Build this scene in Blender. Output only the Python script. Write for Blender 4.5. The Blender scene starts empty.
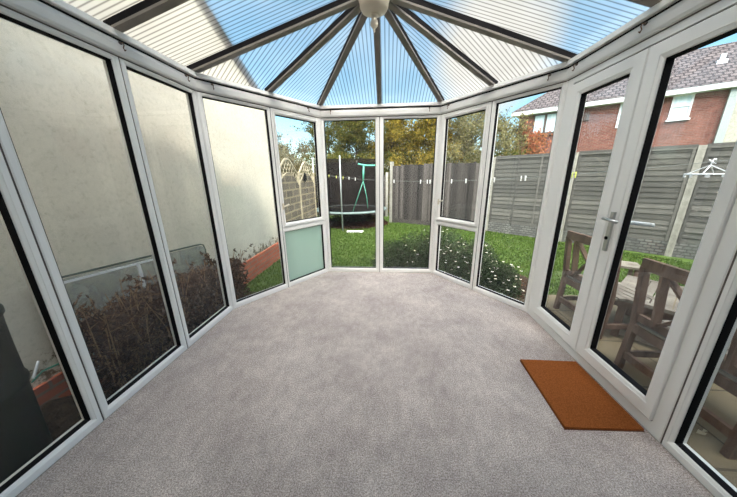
import bpy, math, random
from mathutils import Vector as V, Matrix
random.seed(7)
C = bpy.context.scene.collection
PI = math.pi
GZ = -0.30          # garden ground level; the carpet is z = 0
PZ = -0.28          # patio level

# ------------------------------------------------------------------ materials
def nodes(name):
    m = bpy.data.materials.new(name); m.use_nodes = True
    nt = m.node_tree; nt.nodes.clear()
    out = nt.nodes.new('ShaderNodeOutputMaterial')
    return m, nt, out
def N(nt, t, **k):
    n = nt.nodes.new(t)
    for a, b in k.items():
        if a.startswith('i_'):
            n.inputs[a[2:].replace('_', ' ')].default_value = b
        else: setattr(n, a, b)
    return n
def ramp(nt, src, stops):
    r = nt.nodes.new('ShaderNodeValToRGB')
    while len(r.color_ramp.elements) < len(stops): r.color_ramp.elements.new(.5)
    for e, (p, c) in zip(r.color_ramp.elements, stops):
        e.position = p; e.color = (*c, 1)
    nt.links.new(src, r.inputs[0]); return r
def noise(nt, scale, detail=4, coord='Object', stretch=None, rough=.55):
    tc = nt.nodes.new('ShaderNodeTexCoord'); n = N(nt, 'ShaderNodeTexNoise')
    n.inputs['Scale'].default_value = scale; n.inputs['Detail'].default_value = detail
    n.inputs['Roughness'].default_value = rough
    if stretch:
        mp = nt.nodes.new('ShaderNodeMapping'); mp.inputs['Scale'].default_value = stretch
        nt.links.new(tc.outputs[coord], mp.inputs[0]); nt.links.new(mp.outputs[0], n.inputs[0])
    else: nt.links.new(tc.outputs[coord], n.inputs[0])
    return n
def srgb(r, g, b):
    f = lambda c: (c/255/12.92) if c <= 10 else ((c/255+.055)/1.055)**2.4
    return (f(r), f(g), f(b))
def mat(name, col, rough=.5, col2=None, nscale=8, bump=0, bscale=60, metal=0, stretch=None, spec=.5, lo=.35, hi=.65, sss=0):
    m, nt, out = nodes(name)
    b = N(nt, 'ShaderNodeBsdfPrincipled'); b.inputs['Roughness'].default_value = rough
    b.inputs['Metallic'].default_value = metal; b.inputs['Specular IOR Level'].default_value = spec
    b.inputs['Base Color'].default_value = (*col, 1)
    if col2:
        n = noise(nt, nscale, 5, stretch=stretch); r = ramp(nt, n.outputs['Fac'], [(lo, col), (hi, col2)])
        nt.links.new(r.outputs[0], b.inputs['Base Color'])
    if bump:
        n = noise(nt, bscale, 4, stretch=stretch); bp = N(nt, 'ShaderNodeBump'); bp.inputs['Strength'].default_value = bump
        bp.inputs['Distance'].default_value = .01
        nt.links.new(n.outputs['Fac'], bp.inputs['Height']); nt.links.new(bp.outputs[0], b.inputs['Normal'])
    nt.links.new(b.outputs[0], out.inputs[0]); return m
def leafmat(name, cols, trans=.4):
    m, nt, out = nodes(name)
    g = N(nt, 'ShaderNodeNewGeometry')
    k = len(cols); r = ramp(nt, g.outputs['Random Per Island'], [(i/(k-1) if k > 1 else 0, c) for i, c in enumerate(cols)])
    d = N(nt, 'ShaderNodeBsdfDiffuse'); t = N(nt, 'ShaderNodeBsdfTranslucent'); mx = N(nt, 'ShaderNodeMixShader'); mx.inputs[0].default_value = trans
    nt.links.new(r.outputs[0], d.inputs[0]); nt.links.new(r.outputs[0], t.inputs[0])
    nt.links.new(d.outputs[0], mx.inputs[1]); nt.links.new(t.outputs[0], mx.inputs[2]); nt.links.new(mx.outputs[0], out.inputs[0])
    return m
def brickmat(name, c1, c2, mortar, bw=.225, rh=.075, ms=.01, axis='xz', bump=.4, rough=.9):
    m, nt, out = nodes(name)
    tc = N(nt, 'ShaderNodeTexCoord'); sp = N(nt, 'ShaderNodeSeparateXYZ'); cb = N(nt, 'ShaderNodeCombineXYZ')
    nt.links.new(tc.outputs['Object'], sp.inputs[0])
    nt.links.new(sp.outputs['XYZ'.index(axis[0].upper())], cb.inputs[0]); nt.links.new(sp.outputs['XYZ'.index(axis[1].upper())], cb.inputs[1])
    bt = N(nt, 'ShaderNodeTexBrick'); nt.links.new(cb.outputs[0], bt.inputs[0])
    bt.inputs['Color1'].default_value = (*c1, 1); bt.inputs['Color2'].default_value = (*c2, 1); bt.inputs['Mortar'].default_value = (*mortar, 1)
    bt.inputs['Scale'].default_value = 1; bt.inputs['Mortar Size'].default_value = ms; bt.inputs['Brick Width'].default_value = bw; bt.inputs['Row Height'].default_value = rh
    b = N(nt, 'ShaderNodeBsdfPrincipled'); b.inputs['Roughness'].default_value = rough; b.inputs['Specular IOR Level'].default_value = .2
    n = noise(nt, 3, 4); mx = N(nt, 'ShaderNodeMixRGB', blend_type='MULTIPLY'); mx.inputs[0].default_value = .6
    r = ramp(nt, n.outputs['Fac'], [(.3, (.6, .6, .62)), (.7, (1.15, 1.12, 1.1))])
    nt.links.new(bt.outputs['Color'], mx.inputs[1]); nt.links.new(r.outputs[0], mx.inputs[2]); nt.links.new(mx.outputs[0], b.inputs['Base Color'])
    bp = N(nt, 'ShaderNodeBump'); bp.inputs['Strength'].default_value = bump; bp.inputs['Distance'].default_value = .01; bp.invert = True
    nt.links.new(bt.outputs['Fac'], bp.inputs['Height']); nt.links.new(bp.outputs[0], b.inputs['Normal'])
    nt.links.new(b.outputs[0], out.inputs[0]); return m

M = {}
M['upvc'] = mat('white_upvc', srgb(238, 236, 232), .32, spec=.4)
M['upvc_beam'] = mat('grey_upvc', srgb(214, 212, 208), .38, spec=.4)  # slightly greyer plastic for the eaves beam than for the frames
M['seal'] = mat('black_seal', srgb(20, 18, 20), .8, spec=.15)
M['seam'] = mat('brown_seam', srgb(92, 82, 76), .8)
M['rafter'] = mat('grey_rafter', srgb(128, 120, 112), .45, srgb(112, 104, 97), 6)
M['cream'] = mat('cream_plastic', srgb(214, 203, 184), .38)
M['brass'] = mat('brown_metal', srgb(105, 78, 58), .4, metal=.6)
M['chrome'] = mat('steel', srgb(190, 190, 188), .28, metal=.9)
M['white'] = mat('white_plastic', srgb(232, 233, 235), .4)
M['mat_edge'] = mat('coir_edge', srgb(96, 52, 28), .95)
# carpet
m, nt, out = nodes('carpet'); b = N(nt, 'ShaderNodeBsdfPrincipled'); b.inputs['Roughness'].default_value = 1; b.inputs['Specular IOR Level'].default_value = .05
n1 = noise(nt, 150, 4, rough=.9); r1 = ramp(nt, n1.outputs['Fac'], [(.34, srgb(104, 94, 90)), (.5, srgb(186, 174, 168)), (.66, srgb(248, 238, 230))])
n2 = noise(nt, 2.2, 4, rough=.7); r2 = ramp(nt, n2.outputs['Fac'], [(.32, (.74, .72, .73)), (.66, (1.06, 1.06, 1.05))])
n3 = noise(nt, 22, 4, stretch=(1, .55, 1), rough=.7); r3 = ramp(nt, n3.outputs['Fac'], [(.35, (.86, .85, .85)), (.65, (1.05, 1.05, 1.05))])
mx = N(nt, 'ShaderNodeMixRGB', blend_type='MULTIPLY'); mx.inputs[0].default_value = 1
mx2 = N(nt, 'ShaderNodeMixRGB', blend_type='MULTIPLY'); mx2.inputs[0].default_value = 1
nt.links.new(r1.outputs[0], mx.inputs[1]); nt.links.new(r2.outputs[0], mx.inputs[2]); nt.links.new(mx.outputs[0], mx2.inputs[1]); nt.links.new(r3.outputs[0], mx2.inputs[2])
nt.links.new(mx2.outputs[0], b.inputs['Base Color'])
bp = N(nt, 'ShaderNodeBump'); bp.inputs['Strength'].default_value = .7; bp.inputs['Distance'].default_value = .006
nt.links.new(n1.outputs['Fac'], bp.inputs['Height']); nt.links.new(bp.outputs[0], b.inputs['Normal']); nt.links.new(b.outputs[0], out.inputs[0]); M['carpet'] = m
M['coir'] = mat('coir', srgb(124, 68, 34), 1, srgb(172, 102, 54), 220, bump=1, bscale=300, spec=.05, lo=.3, hi=.7)
# clear glazing
def two_sided_fresnel(nt, ior):
    g = N(nt, 'ShaderNodeNewGeometry'); mr = N(nt, 'ShaderNodeMapRange'); mr.inputs[3].default_value = ior; mr.inputs[4].default_value = 1/ior
    nt.links.new(g.outputs['Backfacing'], mr.inputs[0]); f_ = N(nt, 'ShaderNodeFresnel'); nt.links.new(mr.outputs[0], f_.inputs[0]); return f_
def glass(name, tint, haze, hazecol, ior=1.33, mott=None):
    m, nt, out = nodes(name)
    t = N(nt, 'ShaderNodeBsdfTransparent'); t.inputs[0].default_value = (*tint, 1)
    g = N(nt, 'ShaderNodeBsdfGlossy'); g.inputs['Roughness'].default_value = .01
    fr = two_sided_fresnel(nt, ior)
    mx = N(nt, 'ShaderNodeMixShader'); nt.links.new(fr.outputs[0], mx.inputs[0]); nt.links.new(t.outputs[0], mx.inputs[1]); nt.links.new(g.outputs[0], mx.inputs[2])
    last = mx
    if haze:
        d = N(nt, 'ShaderNodeBsdfDiffuse'); d.inputs[0].default_value = (*hazecol, 1)
        tl = N(nt, 'ShaderNodeBsdfTranslucent'); tl.inputs[0].default_value = (*hazecol, 1)
        md = N(nt, 'ShaderNodeMixShader'); nt.links.new(d.outputs[0], md.inputs[1]); nt.links.new(tl.outputs[0], md.inputs[2])
        mh = N(nt, 'ShaderNodeMixShader'); n = noise(nt, 5, 6, rough=.7)
        rr = N(nt, 'ShaderNodeMapRange'); rr.inputs[1].default_value = .35; rr.inputs[2].default_value = .7; rr.inputs[3].default_value = haze*.4; rr.inputs[4].default_value = haze
        nt.links.new(n.outputs['Fac'], rr.inputs[0]); nt.links.new(rr.outputs[0], mh.inputs[0])
        nt.links.new(mx.outputs[0], mh.inputs[1]); nt.links.new(md.outputs[0], mh.inputs[2]); last = mh
    nt.links.new(last.outputs[0], out.inputs[0]); return m
M['glass'] = glass('clear_glass', (.95, .965, .96), .02, (.7, .7, .68))
M['glass_hazy'] = glass('hazy_glass', (.94, .95, .945), .03, (.6, .6, .58))
M['shed_glass'] = glass('pale_glass', (.84, .87, .87), .4, (.68, .7, .68))
# obscured glass
m, nt, out = nodes('obscured_glass')
t = N(nt, 'ShaderNodeBsdfTransparent'); t.inputs[0].default_value = (.9, 1, .96, 1)
d = N(nt, 'ShaderNodeBsdfDiffuse'); tl = N(nt, 'ShaderNodeBsdfTranslucent'); d.inputs[0].default_value = (*srgb(212, 236, 226), 1); tl.inputs[0].default_value = (*srgb(226, 246, 238), 1)
n = noise(nt, 22, 5); bp = N(nt, 'ShaderNodeBump'); bp.inputs['Strength'].default_value = .6; nt.links.new(n.outputs[0], bp.inputs['Height'])
nt.links.new(bp.outputs[0], d.inputs['Normal'])
a = N(nt, 'ShaderNodeMixShader'); a.inputs[0].default_value = .6; nt.links.new(d.outputs[0], a.inputs[1]); nt.links.new(tl.outputs[0], a.inputs[2])
c = N(nt, 'ShaderNodeMixShader'); c.inputs[0].default_value = .8; nt.links.new(t.outputs[0], c.inputs[1]); nt.links.new(a.outputs[0], c.inputs[2])
g = N(nt, 'ShaderNodeBsdfGlossy'); g.inputs['Roughness'].default_value = .12; e = N(nt, 'ShaderNodeMixShader'); e.inputs[0].default_value = .05
nt.links.new(bp.outputs[0], g.inputs['Normal'])
nt.links.new(c.outputs[0], e.inputs[1]); nt.links.new(g.outputs[0], e.inputs[2]); nt.links.new(e.outputs[0], out.inputs[0]); M['obscured'] = m
# twin wall polycarbonate: ribs run up the slope (u of the UV map is metres along the eave)
m, nt, out = nodes('twinwall_polycarbonate')
uv = N(nt, 'ShaderNodeUVMap'); sp = N(nt, 'ShaderNodeSeparateXYZ'); nt.links.new(uv.outputs[0], sp.inputs[0])
def M_(op, a, b=None):
    q = N(nt, 'ShaderNodeMath', operation=op)
    for i, v in enumerate((a, b)):
        if v is None: continue
        if isinstance(v, (int, float)): q.inputs[i].default_value = v
        else: nt.links.new(v, q.inputs[i])
    return q.outputs[0]
fr = M_('FRACT', M_('DIVIDE', sp.outputs[0], .037))
tri = M_('ABSOLUTE', M_('SUBTRACT', fr, .5))            # 0 at cell centre, .5 at a rib
rib = N(nt, 'ShaderNodeMapRange'); rib.inputs[1].default_value = .27; rib.inputs[2].default_value = .47; nt.links.new(tri, rib.inputs[0])
tcol = ramp(nt, rib.outputs[0], [(0, (.78, .795, .80)), (1, (.28, .275, .27))])
t = N(nt, 'ShaderNodeBsdfTransparent'); nt.links.new(tcol.outputs[0], t.inputs[0])
d = N(nt, 'ShaderNodeBsdfDiffuse'); tl = N(nt, 'ShaderNodeBsdfTranslucent')
ccol = ramp(nt, rib.outputs[0], [(0, (.86, .86, .84)), (1, (.5, .5, .5))])
nt.links.new(ccol.outputs[0], d.inputs[0]); nt.links.new(ccol.outputs[0], tl.inputs[0])
a = N(nt, 'ShaderNodeMixShader'); a.inputs[0].default_value = .8; nt.links.new(d.outputs[0], a.inputs[1]); nt.links.new(tl.outputs[0], a.inputs[2])
nn = noise(nt, 1.6, 3); hz = N(nt, 'ShaderNodeMapRange'); hz.inputs[1].default_value = .3; hz.inputs[2].default_value = .7; hz.inputs[3].default_value = .04; hz.inputs[4].default_value = .13
nt.links.new(nn.outputs[0], hz.inputs[0])
rf = N(nt, 'ShaderNodeBsdfRefraction'); rf.inputs['IOR'].default_value = 1.03; rf.inputs['Roughness'].default_value = .5; nt.links.new(tcol.outputs[0], rf.inputs[0])
tb2 = N(nt, 'ShaderNodeMixShader'); tb2.inputs[0].default_value = .55; nt.links.new(t.outputs[0], tb2.inputs[1]); nt.links.new(rf.outputs[0], tb2.inputs[2])
c = N(nt, 'ShaderNodeMixShader'); nt.links.new(hz.outputs[0], c.inputs[0]); nt.links.new(tb2.outputs[0], c.inputs[1]); nt.links.new(a.outputs[0], c.inputs[2])
g = N(nt, 'ShaderNodeBsdfGlossy'); g.inputs['Roughness'].default_value = .12; fz = two_sided_fresnel(nt, 1.3)
e = N(nt, 'ShaderNodeMixShader'); nt.links.new(fz.outputs[0], e.inputs[0]); nt.links.new(c.outputs[0], e.inputs[1]); nt.links.new(g.outputs[0], e.inputs[2])
nt.links.new(e.outputs[0], out.inputs[0]); M['poly'] = m
# render wall: cream with speckled algae, stronger low down and in flecks
m, nt, out = nodes('stained_render'); b = N(nt, 'ShaderNodeBsdfPrincipled'); b.inputs['Roughness'].default_value = .95; b.inputs['Specular IOR Level'].default_value = .1
n1 = noise(nt, 1.4, 6, rough=.7); r1 = ramp(nt, n1.outputs[0], [(.3, srgb(226, 217, 199)), (.6, srgb(212, 203, 187)), (.8, srgb(192, 186, 172))])
n2 = noise(nt, 26, 6, rough=.75); r2 = ramp(nt, n2.outputs[0], [(.5, (1, 1, 1)), (.66, (.72, .73, .68)), (.74, (.5, .5, .46))])
tc = N(nt, 'ShaderNodeTexCoord'); sp = N(nt, 'ShaderNodeSeparateXYZ'); nt.links.new(tc.outputs['Object'], sp.inputs[0])
n3 = noise(nt, 9, 6, rough=.8)
low = N(nt, 'ShaderNodeMapRange'); low.inputs[1].default_value = .1; low.inputs[2].default_value = .55; low.inputs[3].default_value = .2; low.inputs[4].default_value = -.1; nt.links.new(sp.outputs[2], low.inputs[0])
ad = N(nt, 'ShaderNodeMath', operation='ADD'); nt.links.new(n3.outputs[0], ad.inputs[0]); nt.links.new(low.outputs[0], ad.inputs[1])
r3 = ramp(nt, ad.outputs[0], [(.66, (1, 1, 1)), (.74, (.25, .22, .18))])
x1 = N(nt, 'ShaderNodeMixRGB', blend_type='MULTIPLY'); x1.inputs[0].default_value = .55; x2 = N(nt, 'ShaderNodeMixRGB', blend_type='MULTIPLY'); x2.inputs[0].default_value = 1
nt.links.new(r1.outputs[0], x1.inputs[1]); nt.links.new(r2.outputs[0], x1.inputs[2]); nt.links.new(x1.outputs[0], x2.inputs[1]); nt.links.new(r3.outputs[0], x2.inputs[2])
nt.links.new(x2.outputs[0], b.inputs['Base Color'])
bp = N(nt, 'ShaderNodeBump'); bp.inputs['Strength'].default_value = .5; bp.inputs['Distance'].default_value = .01; nt.links.new(n2.outputs[0], bp.inputs['Height']); nt.links.new(bp.outputs[0], b.inputs['Normal'])
nt.links.new(b.outputs[0], out.inputs[0]); M['render'] = m
M['plinth'] = brickmat('orange_brick', srgb(196, 108, 80), srgb(176, 90, 66), srgb(150, 118, 100), axis='yz')
M['brick'] = brickmat('red_brick', srgb(120, 74, 65), srgb(102, 61, 54), srgb(116, 99, 92))
M['own_brick'] = mat('cream_wall', srgb(206, 200, 192), .9, srgb(190, 184, 174), 4)
M['tile'] = brickmat('roof_tile', srgb(100, 93, 94), srgb(80, 74, 76), srgb(52, 48, 50), bw=.28, rh=.26, ms=.035, axis='xy', bump=1)
M['fascia'] = mat('fascia', srgb(200, 202, 206), .5)
M['dark_frame'] = mat('dark_frame', srgb(70, 58, 54), .6)
M['house_glass'] = mat('house_glass', srgb(176, 196, 206), .12, srgb(206, 216, 220), 2, stretch=(6, 1, 1), spec=.8)
M['weather'] = mat('weathered_board', srgb(94, 90, 88), .95, srgb(62, 60, 61), 5, bump=.4, bscale=20, stretch=(1, 1, .25), spec=.1)
M['lap'] = mat('weathered_lap', srgb(110, 109, 104), .95, srgb(80, 79, 78), 4, bump=.4, bscale=18, stretch=(.3, .3, 2), spec=.1)
M['concrete'] = mat('concrete', srgb(164, 161, 151), .9, srgb(142, 139, 130), 12, bump=.3, spec=.2)
M['gravelboard'] = brickmat('rockface_concrete', srgb(126, 126, 122), srgb(104, 104, 102), srgb(86, 86, 84), bw=.12, rh=.06, ms=.01, axis='xz', bump=1)
M['stone'] = brickmat('basket_panel', srgb(112, 104, 92), srgb(92, 86, 78), srgb(140, 130, 108), bw=.42, rh=.17, ms=.02, axis='xz', bump=.6)
M['arch'] = mat('pale_timber', srgb(178, 168, 144), .9, srgb(150, 140, 118), 12, spec=.1)
M['oldwood'] = mat('old_hardwood', srgb(124, 100, 86), .8, srgb(94, 74, 64), 6, bump=.4, bscale=25, stretch=(3, 3, .6), spec=.2)
M['slat'] = mat('silvered_slat', srgb(142, 134, 122), .85, srgb(104, 95, 86), 5, bump=.4, bscale=25, spec=.2)
M['net'] = glass('net', (.28, .25, .25), .5, (.065, .055, .052), ior=1.001)
M['tube'] = mat('galvanised_tube', srgb(150, 158, 156), .4, metal=.4)
M['pad'] = mat('trampoline_pad', srgb(100, 118, 116), .6)
M['mat_black'] = mat('jump_mat', srgb(20, 20, 22), .8)
M['teal'] = mat('green_paint', srgb(82, 160, 138), .5)
M['cord'] = mat('cord', srgb(112, 116, 112), .7)
M['peg_white'] = mat('peg_white', srgb(230, 230, 226), .5)
M['peg_yellow'] = mat('peg_yellow', srgb(214, 220, 110), .5)
M['butt'] = mat('dark_green_plastic', srgb(34, 44, 40), .45, spec=.3)
M['cable'] = mat('dark_trim', srgb(60, 72, 62), .5)
M['twig'] = mat('dry_twig', srgb(120, 92, 72), .95, srgb(160, 126, 92), 14, spec=.1)
M['bark'] = mat('bark', srgb(84, 72, 60), .95, srgb(60, 50, 44), 14, spec=.1)
M['heap'] = leafmat('dark_dead_leaf', [srgb(48, 34, 28), srgb(84, 52, 42), srgb(36, 28, 24), srgb(66, 44, 36)], .05)
M['deadleaf'] = leafmat('dead_leaf', [srgb(58, 42, 36), srgb(88, 64, 52), srgb(70, 52, 44), srgb(112, 84, 66)], .2)
M['soil'] = mat('soil', srgb(74, 60, 48), 1, srgb(44, 36, 30), 18, bump=1, bscale=30, spec=.05)
M['mulch'] = leafmat('bark_chips', [srgb(70, 54, 44), srgb(104, 80, 62), srgb(54, 44, 38), srgb(150, 112, 80)], .05)
M['lawn'] = mat('lawn', srgb(62, 82, 38), 1, srgb(84, 104, 50), 6, bump=.8, bscale=70, spec=.05)
M['blade'] = leafmat('grass_blade', [srgb(58, 80, 32), srgb(80, 104, 44), srgb(104, 122, 60), srgb(70, 91, 38)], .4)
M['lav'] = leafmat('grey_green_leaf', [srgb(38, 52, 32), srgb(62, 78, 50), srgb(92, 106, 74), srgb(50, 64, 40)], .3)
M['petal'] = leafmat('white_petal', [srgb(236, 234, 226), srgb(240, 226, 190), srgb(250, 250, 246)], .3)
M['gold'] = leafmat('gold_leaf', [srgb(90, 86, 36), srgb(144, 122, 48), srgb(160, 138, 62), srgb(74, 80, 34), srgb(118, 100, 40)], .45)
M['olive'] = leafmat('olive_leaf', [srgb(56, 68, 32), srgb(90, 92, 44), srgb(120, 110, 54), srgb(46, 56, 28)], .4)
M['grey_leaf'] = leafmat('thin_leaf', [srgb(112, 112, 76), srgb(150, 142, 98), srgb(96, 96, 66), srgb(128, 120, 80)], .4)
M['thin'] = leafmat('brown_twig_leaf', [srgb(96, 92, 66), srgb(126, 116, 84), srgb(80, 78, 58), srgb(110, 98, 74)], .35)
M['rust'] = leafmat('rust_leaf', [srgb(150, 88, 66), srgb(186, 116, 84), srgb(120, 96, 60)], .4)
def boardmat(name, c1, c2, c3, stretch):
    m, nt, out = nodes(name); b = N(nt, 'ShaderNodeBsdfPrincipled'); b.inputs['Roughness'].default_value = .95; b.inputs['Specular IOR Level'].default_value = .1
    g = N(nt, 'ShaderNodeNewGeometry'); r = ramp(nt, g.outputs['Random Per Island'], [(0, c1), (.5, c2), (1, c3)])
    n = noise(nt, 6, 5, stretch=stretch, rough=.7); r2 = ramp(nt, n.outputs['Fac'], [(.3, (.72, .71, .7)), (.7, (1.12, 1.12, 1.12))])
    x = N(nt, 'ShaderNodeMixRGB', blend_type='MULTIPLY'); x.inputs[0].default_value = 1; nt.links.new(r.outputs[0], x.inputs[1]); nt.links.new(r2.outputs[0], x.inputs[2]); nt.links.new(x.outputs[0], b.inputs['Base Color'])
    bp = N(nt, 'ShaderNodeBump'); bp.inputs['Strength'].default_value = .4; bp.inputs['Distance'].default_value = .01; nt.links.new(n.outputs['Fac'], bp.inputs['Height']); nt.links.new(bp.outputs[0], b.inputs['Normal'])
    nt.links.new(b.outputs[0], out.inputs[0]); return m
M['weather'] = boardmat('weathered_board', srgb(44, 42, 41), srgb(72, 68, 66), srgb(94, 89, 86), (4, 4, .5))
M['lap'] = boardmat('weathered_lap', srgb(82, 81, 78), srgb(96, 95, 91), srgb(112, 110, 105), (.6, .6, 5))
# patio slabs
M['patio'] = brickmat('patio_slabs', srgb(122, 110, 88), srgb(108, 97, 78), srgb(82, 74, 60), bw=.6, rh=.6, ms=.008, axis='xy', bump=.3)

# ------------------------------------------------------------------ mesh helpers
class MB:
    def __init__(s): s.v = []; s.f = []; s.uv = None
    def add(s, vs, fs):
        o = len(s.v); s.v += [tuple(v) for v in vs]; s.f += [tuple(i+o for i in f) for f in fs]; return s
    def hexa(s, p):      # 8 points: bottom 4 ccw, top 4 ccw
        return s.add(p, [(0, 3, 2, 1), (4, 5, 6, 7), (0, 1, 5, 4), (1, 2, 6, 5), (2, 3, 7, 6), (3, 0, 4, 7)])
    def box(s, x0, x1, y0, y1, z0, z1):
        return s.hexa([(x0, y0, z0), (x1, y0, z0), (x1, y1, z0), (x0, y1, z0), (x0, y0, z1), (x1, y0, z1), (x1, y1, z1), (x0, y1, z1)])
    def bar(s, a, b, w, h, up=(0, 0, 1)):      # rectangular bar from a to b, w sideways, h along up
        a, b = V(a), V(b); d = (b-a).normalized(); up = V(up)
        sd = d.cross(up)
        if sd.length < 1e-4: sd = d.cross(V((0, 1, 0)))
        sd.normalize(); u = sd.cross(d).normalized(); sd = sd*w/2; u = u*h/2
        return s.hexa([a-sd-u, a+sd-u, b+sd-u, b-sd-u, a-sd+u, a+sd+u, b+sd+u, b-sd+u])
    def tube(s, pts, r, k=8, r2=None, cap=True):
        pts = [V(p) for p in pts]; n = len(pts); o = len(s.v)
        pd = (pts[1]-pts[0]).normalized(); ref = pd.orthogonal().normalized()
        for i, p in enumerate(pts):
            d = (pts[min(i+1, n-1)]-pts[max(i-1, 0)]).normalized()
            ref = (ref-d*ref.dot(d)).normalized(); bi = d.cross(ref)
            rr = r if r2 is None else r+(r2-r)*i/(n-1)
            for j in range(k):
                a = 2*PI*j/k; s.v.append(tuple(p+ref*math.cos(a)*rr+bi*math.sin(a)*rr))
        for i in range(n-1):
            for j in range(k):
                s.f.append((o+i*k+j, o+i*k+(j+1) % k, o+(i+1)*k+(j+1) % k, o+(i+1)*k+j))
        if cap: s.f.append(tuple(o+j for j in range(k))[::-1]); s.f.append(tuple(o+(n-1)*k+j for j in range(k)))
        return s
    def lathe(s, c, prof, k=32):
        o = len(s.v)
        for r, z in prof:
            for j in range(k):
                a = 2*PI*j/k; s.v.append((c[0]+r*math.cos(a), c[1]+r*math.sin(a), c[2]+z))
        for i in range(len(prof)-1):
            for j in range(k): s.f.append((o+i*k+j, o+i*k+(j+1) % k, o+(i+1)*k+(j+1) % k, o+(i+1)*k+j))
        return s
    def build(s, name, m, parent=None, smooth=False, loc=None, rotz=0):
        me = bpy.data.meshes.new(name); me.from_pydata(s.v, [], s.f)
        if s.uv:
            l = me.uv_layers.new(name='UVMap')
            for i, lp in enumerate(me.loops): l.data[i].uv = s.uv[lp.vertex_index]
        me.materials.append(m); me.validate(); me.update()
        if smooth:
            me.shade_smooth()
        o = bpy.data.objects.new(name, me); C.objects.link(o)
        if parent: o.parent = parent
        if loc: o.location = loc
        o.rotation_euler.z = rotz
        return o
def fix(o):
    import bmesh
    bm = bmesh.new(); bm.from_mesh(o.data); bmesh.ops.recalc_face_normals(bm, faces=bm.faces); bm.to_mesh(o.data); bm.free(); return o
def struct(o, label=None):
    o['kind'] = 'structure'
    if label: o['label'] = label
    return o
def tag(o, label, cat, group=None, kind=None):
    o['label'] = label; o['category'] = cat
    if group: o['group'] = group
    if kind: o['kind'] = kind
    return o
def empty(name, loc=(0, 0, 0), rotz=0):
    o = bpy.data.objects.new(name, None); C.objects.link(o); o.location = loc; o.rotation_euler.z = rotz; o.empty_display_size = .1; return o
def copy_tree(o, parent=None):
    c = o.copy(); C.objects.link(c); c.parent = parent
    for ch in [x for x in bpy.data.objects if x.parent == o]: copy_tree(ch, c)
    return c

# ------------------------------------------------------------------ plan of the conservatory (inner faces of the frames)
XL, XR, YB = -1.633, 1.418, 3.494
A = (XL, 2.324); B = (-.863, YB); Cc = (.631, YB); D = (XR, 2.430)
Y0 = -.35
ZB, ZT = .057, 2.035
plan = [(XL, Y0), A, B, Cc, D, (XR, Y0)]
def offs(pts, d):            # offset polyline; d > 0 goes outwards
    r = []
    for i, p in enumerate(pts):
        ns = []
        for a, b in ((i-1, i), (i, i+1)):
            if a < 0 or b >= len(pts): continue
            e = (V(pts[b])-V(pts[a])).normalized(); ns.append(V((-e.y, e.x)))
        if len(ns) == 1: r.append(V(p)+ns[0]*d)
        else:
            q = (ns[0]+ns[1]).normalized(); r.append(V(p)+q*(d/q.dot(ns[0])))
    return r
class Side:
    def __init__(s, a, b):
        s.a = V((a[0], a[1], 0)); e = V((b[0]-a[0], b[1]-a[1], 0)); s.L = e.length; s.u = e.normalized(); s.n = V((-s.u.y, s.u.x, 0))
    def P(s, t, d, z): return s.a+s.u*t+s.n*d+V((0, 0, z))
    def t(s, p): return (V((p[0], p[1], 0))-s.a).dot(s.u)
SL, S1, SB, S2, SR = Side(plan[0], A), Side(A, B), Side(B, Cc), Side(Cc, D), Side(D, plan[5])

def ring(S, mb, rects, close=False):
    o = len(mb.v); k = len(rects)
    for (t0, t1, z0, z1, d) in rects:
        for t, z in ((t0, z0), (t1, z0), (t1, z1), (t0, z1)): mb.v.append(tuple(S.P(t, d, z)))
    for i in range(k if close else k-1):
        j2 = (i+1) % k
        for j in range(4): mb.f.append((o+i*4+j, o+i*4+(j+1) % 4, o+j2*4+(j+1) % 4, o+j2*4+j))
def frame(S, outer, lip, name, parent, d0=0, dep=.07, m='upvc', bead=.014):
    t0, t1, z0, z1 = lip; mb = MB(); e = lambda q, d: (t0-q, t1+q, z0-q, z1+q, d)
    ring(S, mb, [(*outer, d0+dep), (*outer, d0+.005), (outer[0]+.004, outer[1]-.004, outer[2]+.003, outer[3]-.004, d0), e(bead+.002, d0), e(bead, d0+.003), e(.004, d0+.007), e(0, d0+.012), e(0, d0+dep)], True)
    return fix(mb.build(name, M[m], parent))
def seal(S, lip, parent, d=.014, dep=.03):
    t0, t1, z0, z1 = lip; mb = MB(); e = lambda q, dd: (t0+q, t1-q, z0+q, z1-q, dd)
    ring(S, mb, [e(.0005, d), e(.004, d), e(.007, d+dep), e(.0005, d+dep)], True)
    return fix(mb.build('rubber_seal', M['seal'], parent))
def pane(S, lip, parent, d=.04, m='glass'):
    t0, t1, z0, z1 = lip; mb = MB(); mb.hexa([S.P(t0+.003, d, z0+.003), S.P(t1-.003, d, z0+.003), S.P(t1-.003, d+.006, z0+.003), S.P(t0+.003, d+.006, z0+.003),
        S.P(t0+.003, d, z1-.003), S.P(t1-.003, d, z1-.003), S.P(t1-.003, d+.006, z1-.003), S.P(t0+.003, d+.006, z1-.003)])
    return fix(mb.build('glass_pane', M[m], parent))
wn = 0
def win(S, ot0, ot1, lt0, lt1, gm='glass'):
    global wn; wn += 1
    w = struct(empty('window_%d' % wn)); w['label'] = 'full height white framed glazed side panel of the conservatory'
    lip = (lt0, lt1, ZB, ZT)
    frame(S, (ot0, ot1, .0, 2.062), lip, 'window_frame', w); seal(S, lip, w); pane(S, lip, w, m=gm); return w
# left wall
tt = lambda y: y-Y0
win(SL, tt(-.35), tt(.3865), tt(-.26), tt(.346), 'glass_hazy')
win(SL, tt(.3925), tt(1.0337), tt(.436), tt(.9925), 'glass_hazy')
win(SL, tt(1.0403), tt(1.6817), tt(1.082), tt(1.642), 'glass_hazy')
win(SL, tt(1.6883), tt(2.318), tt(1.728), tt(2.290), 'glass_hazy')
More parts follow.
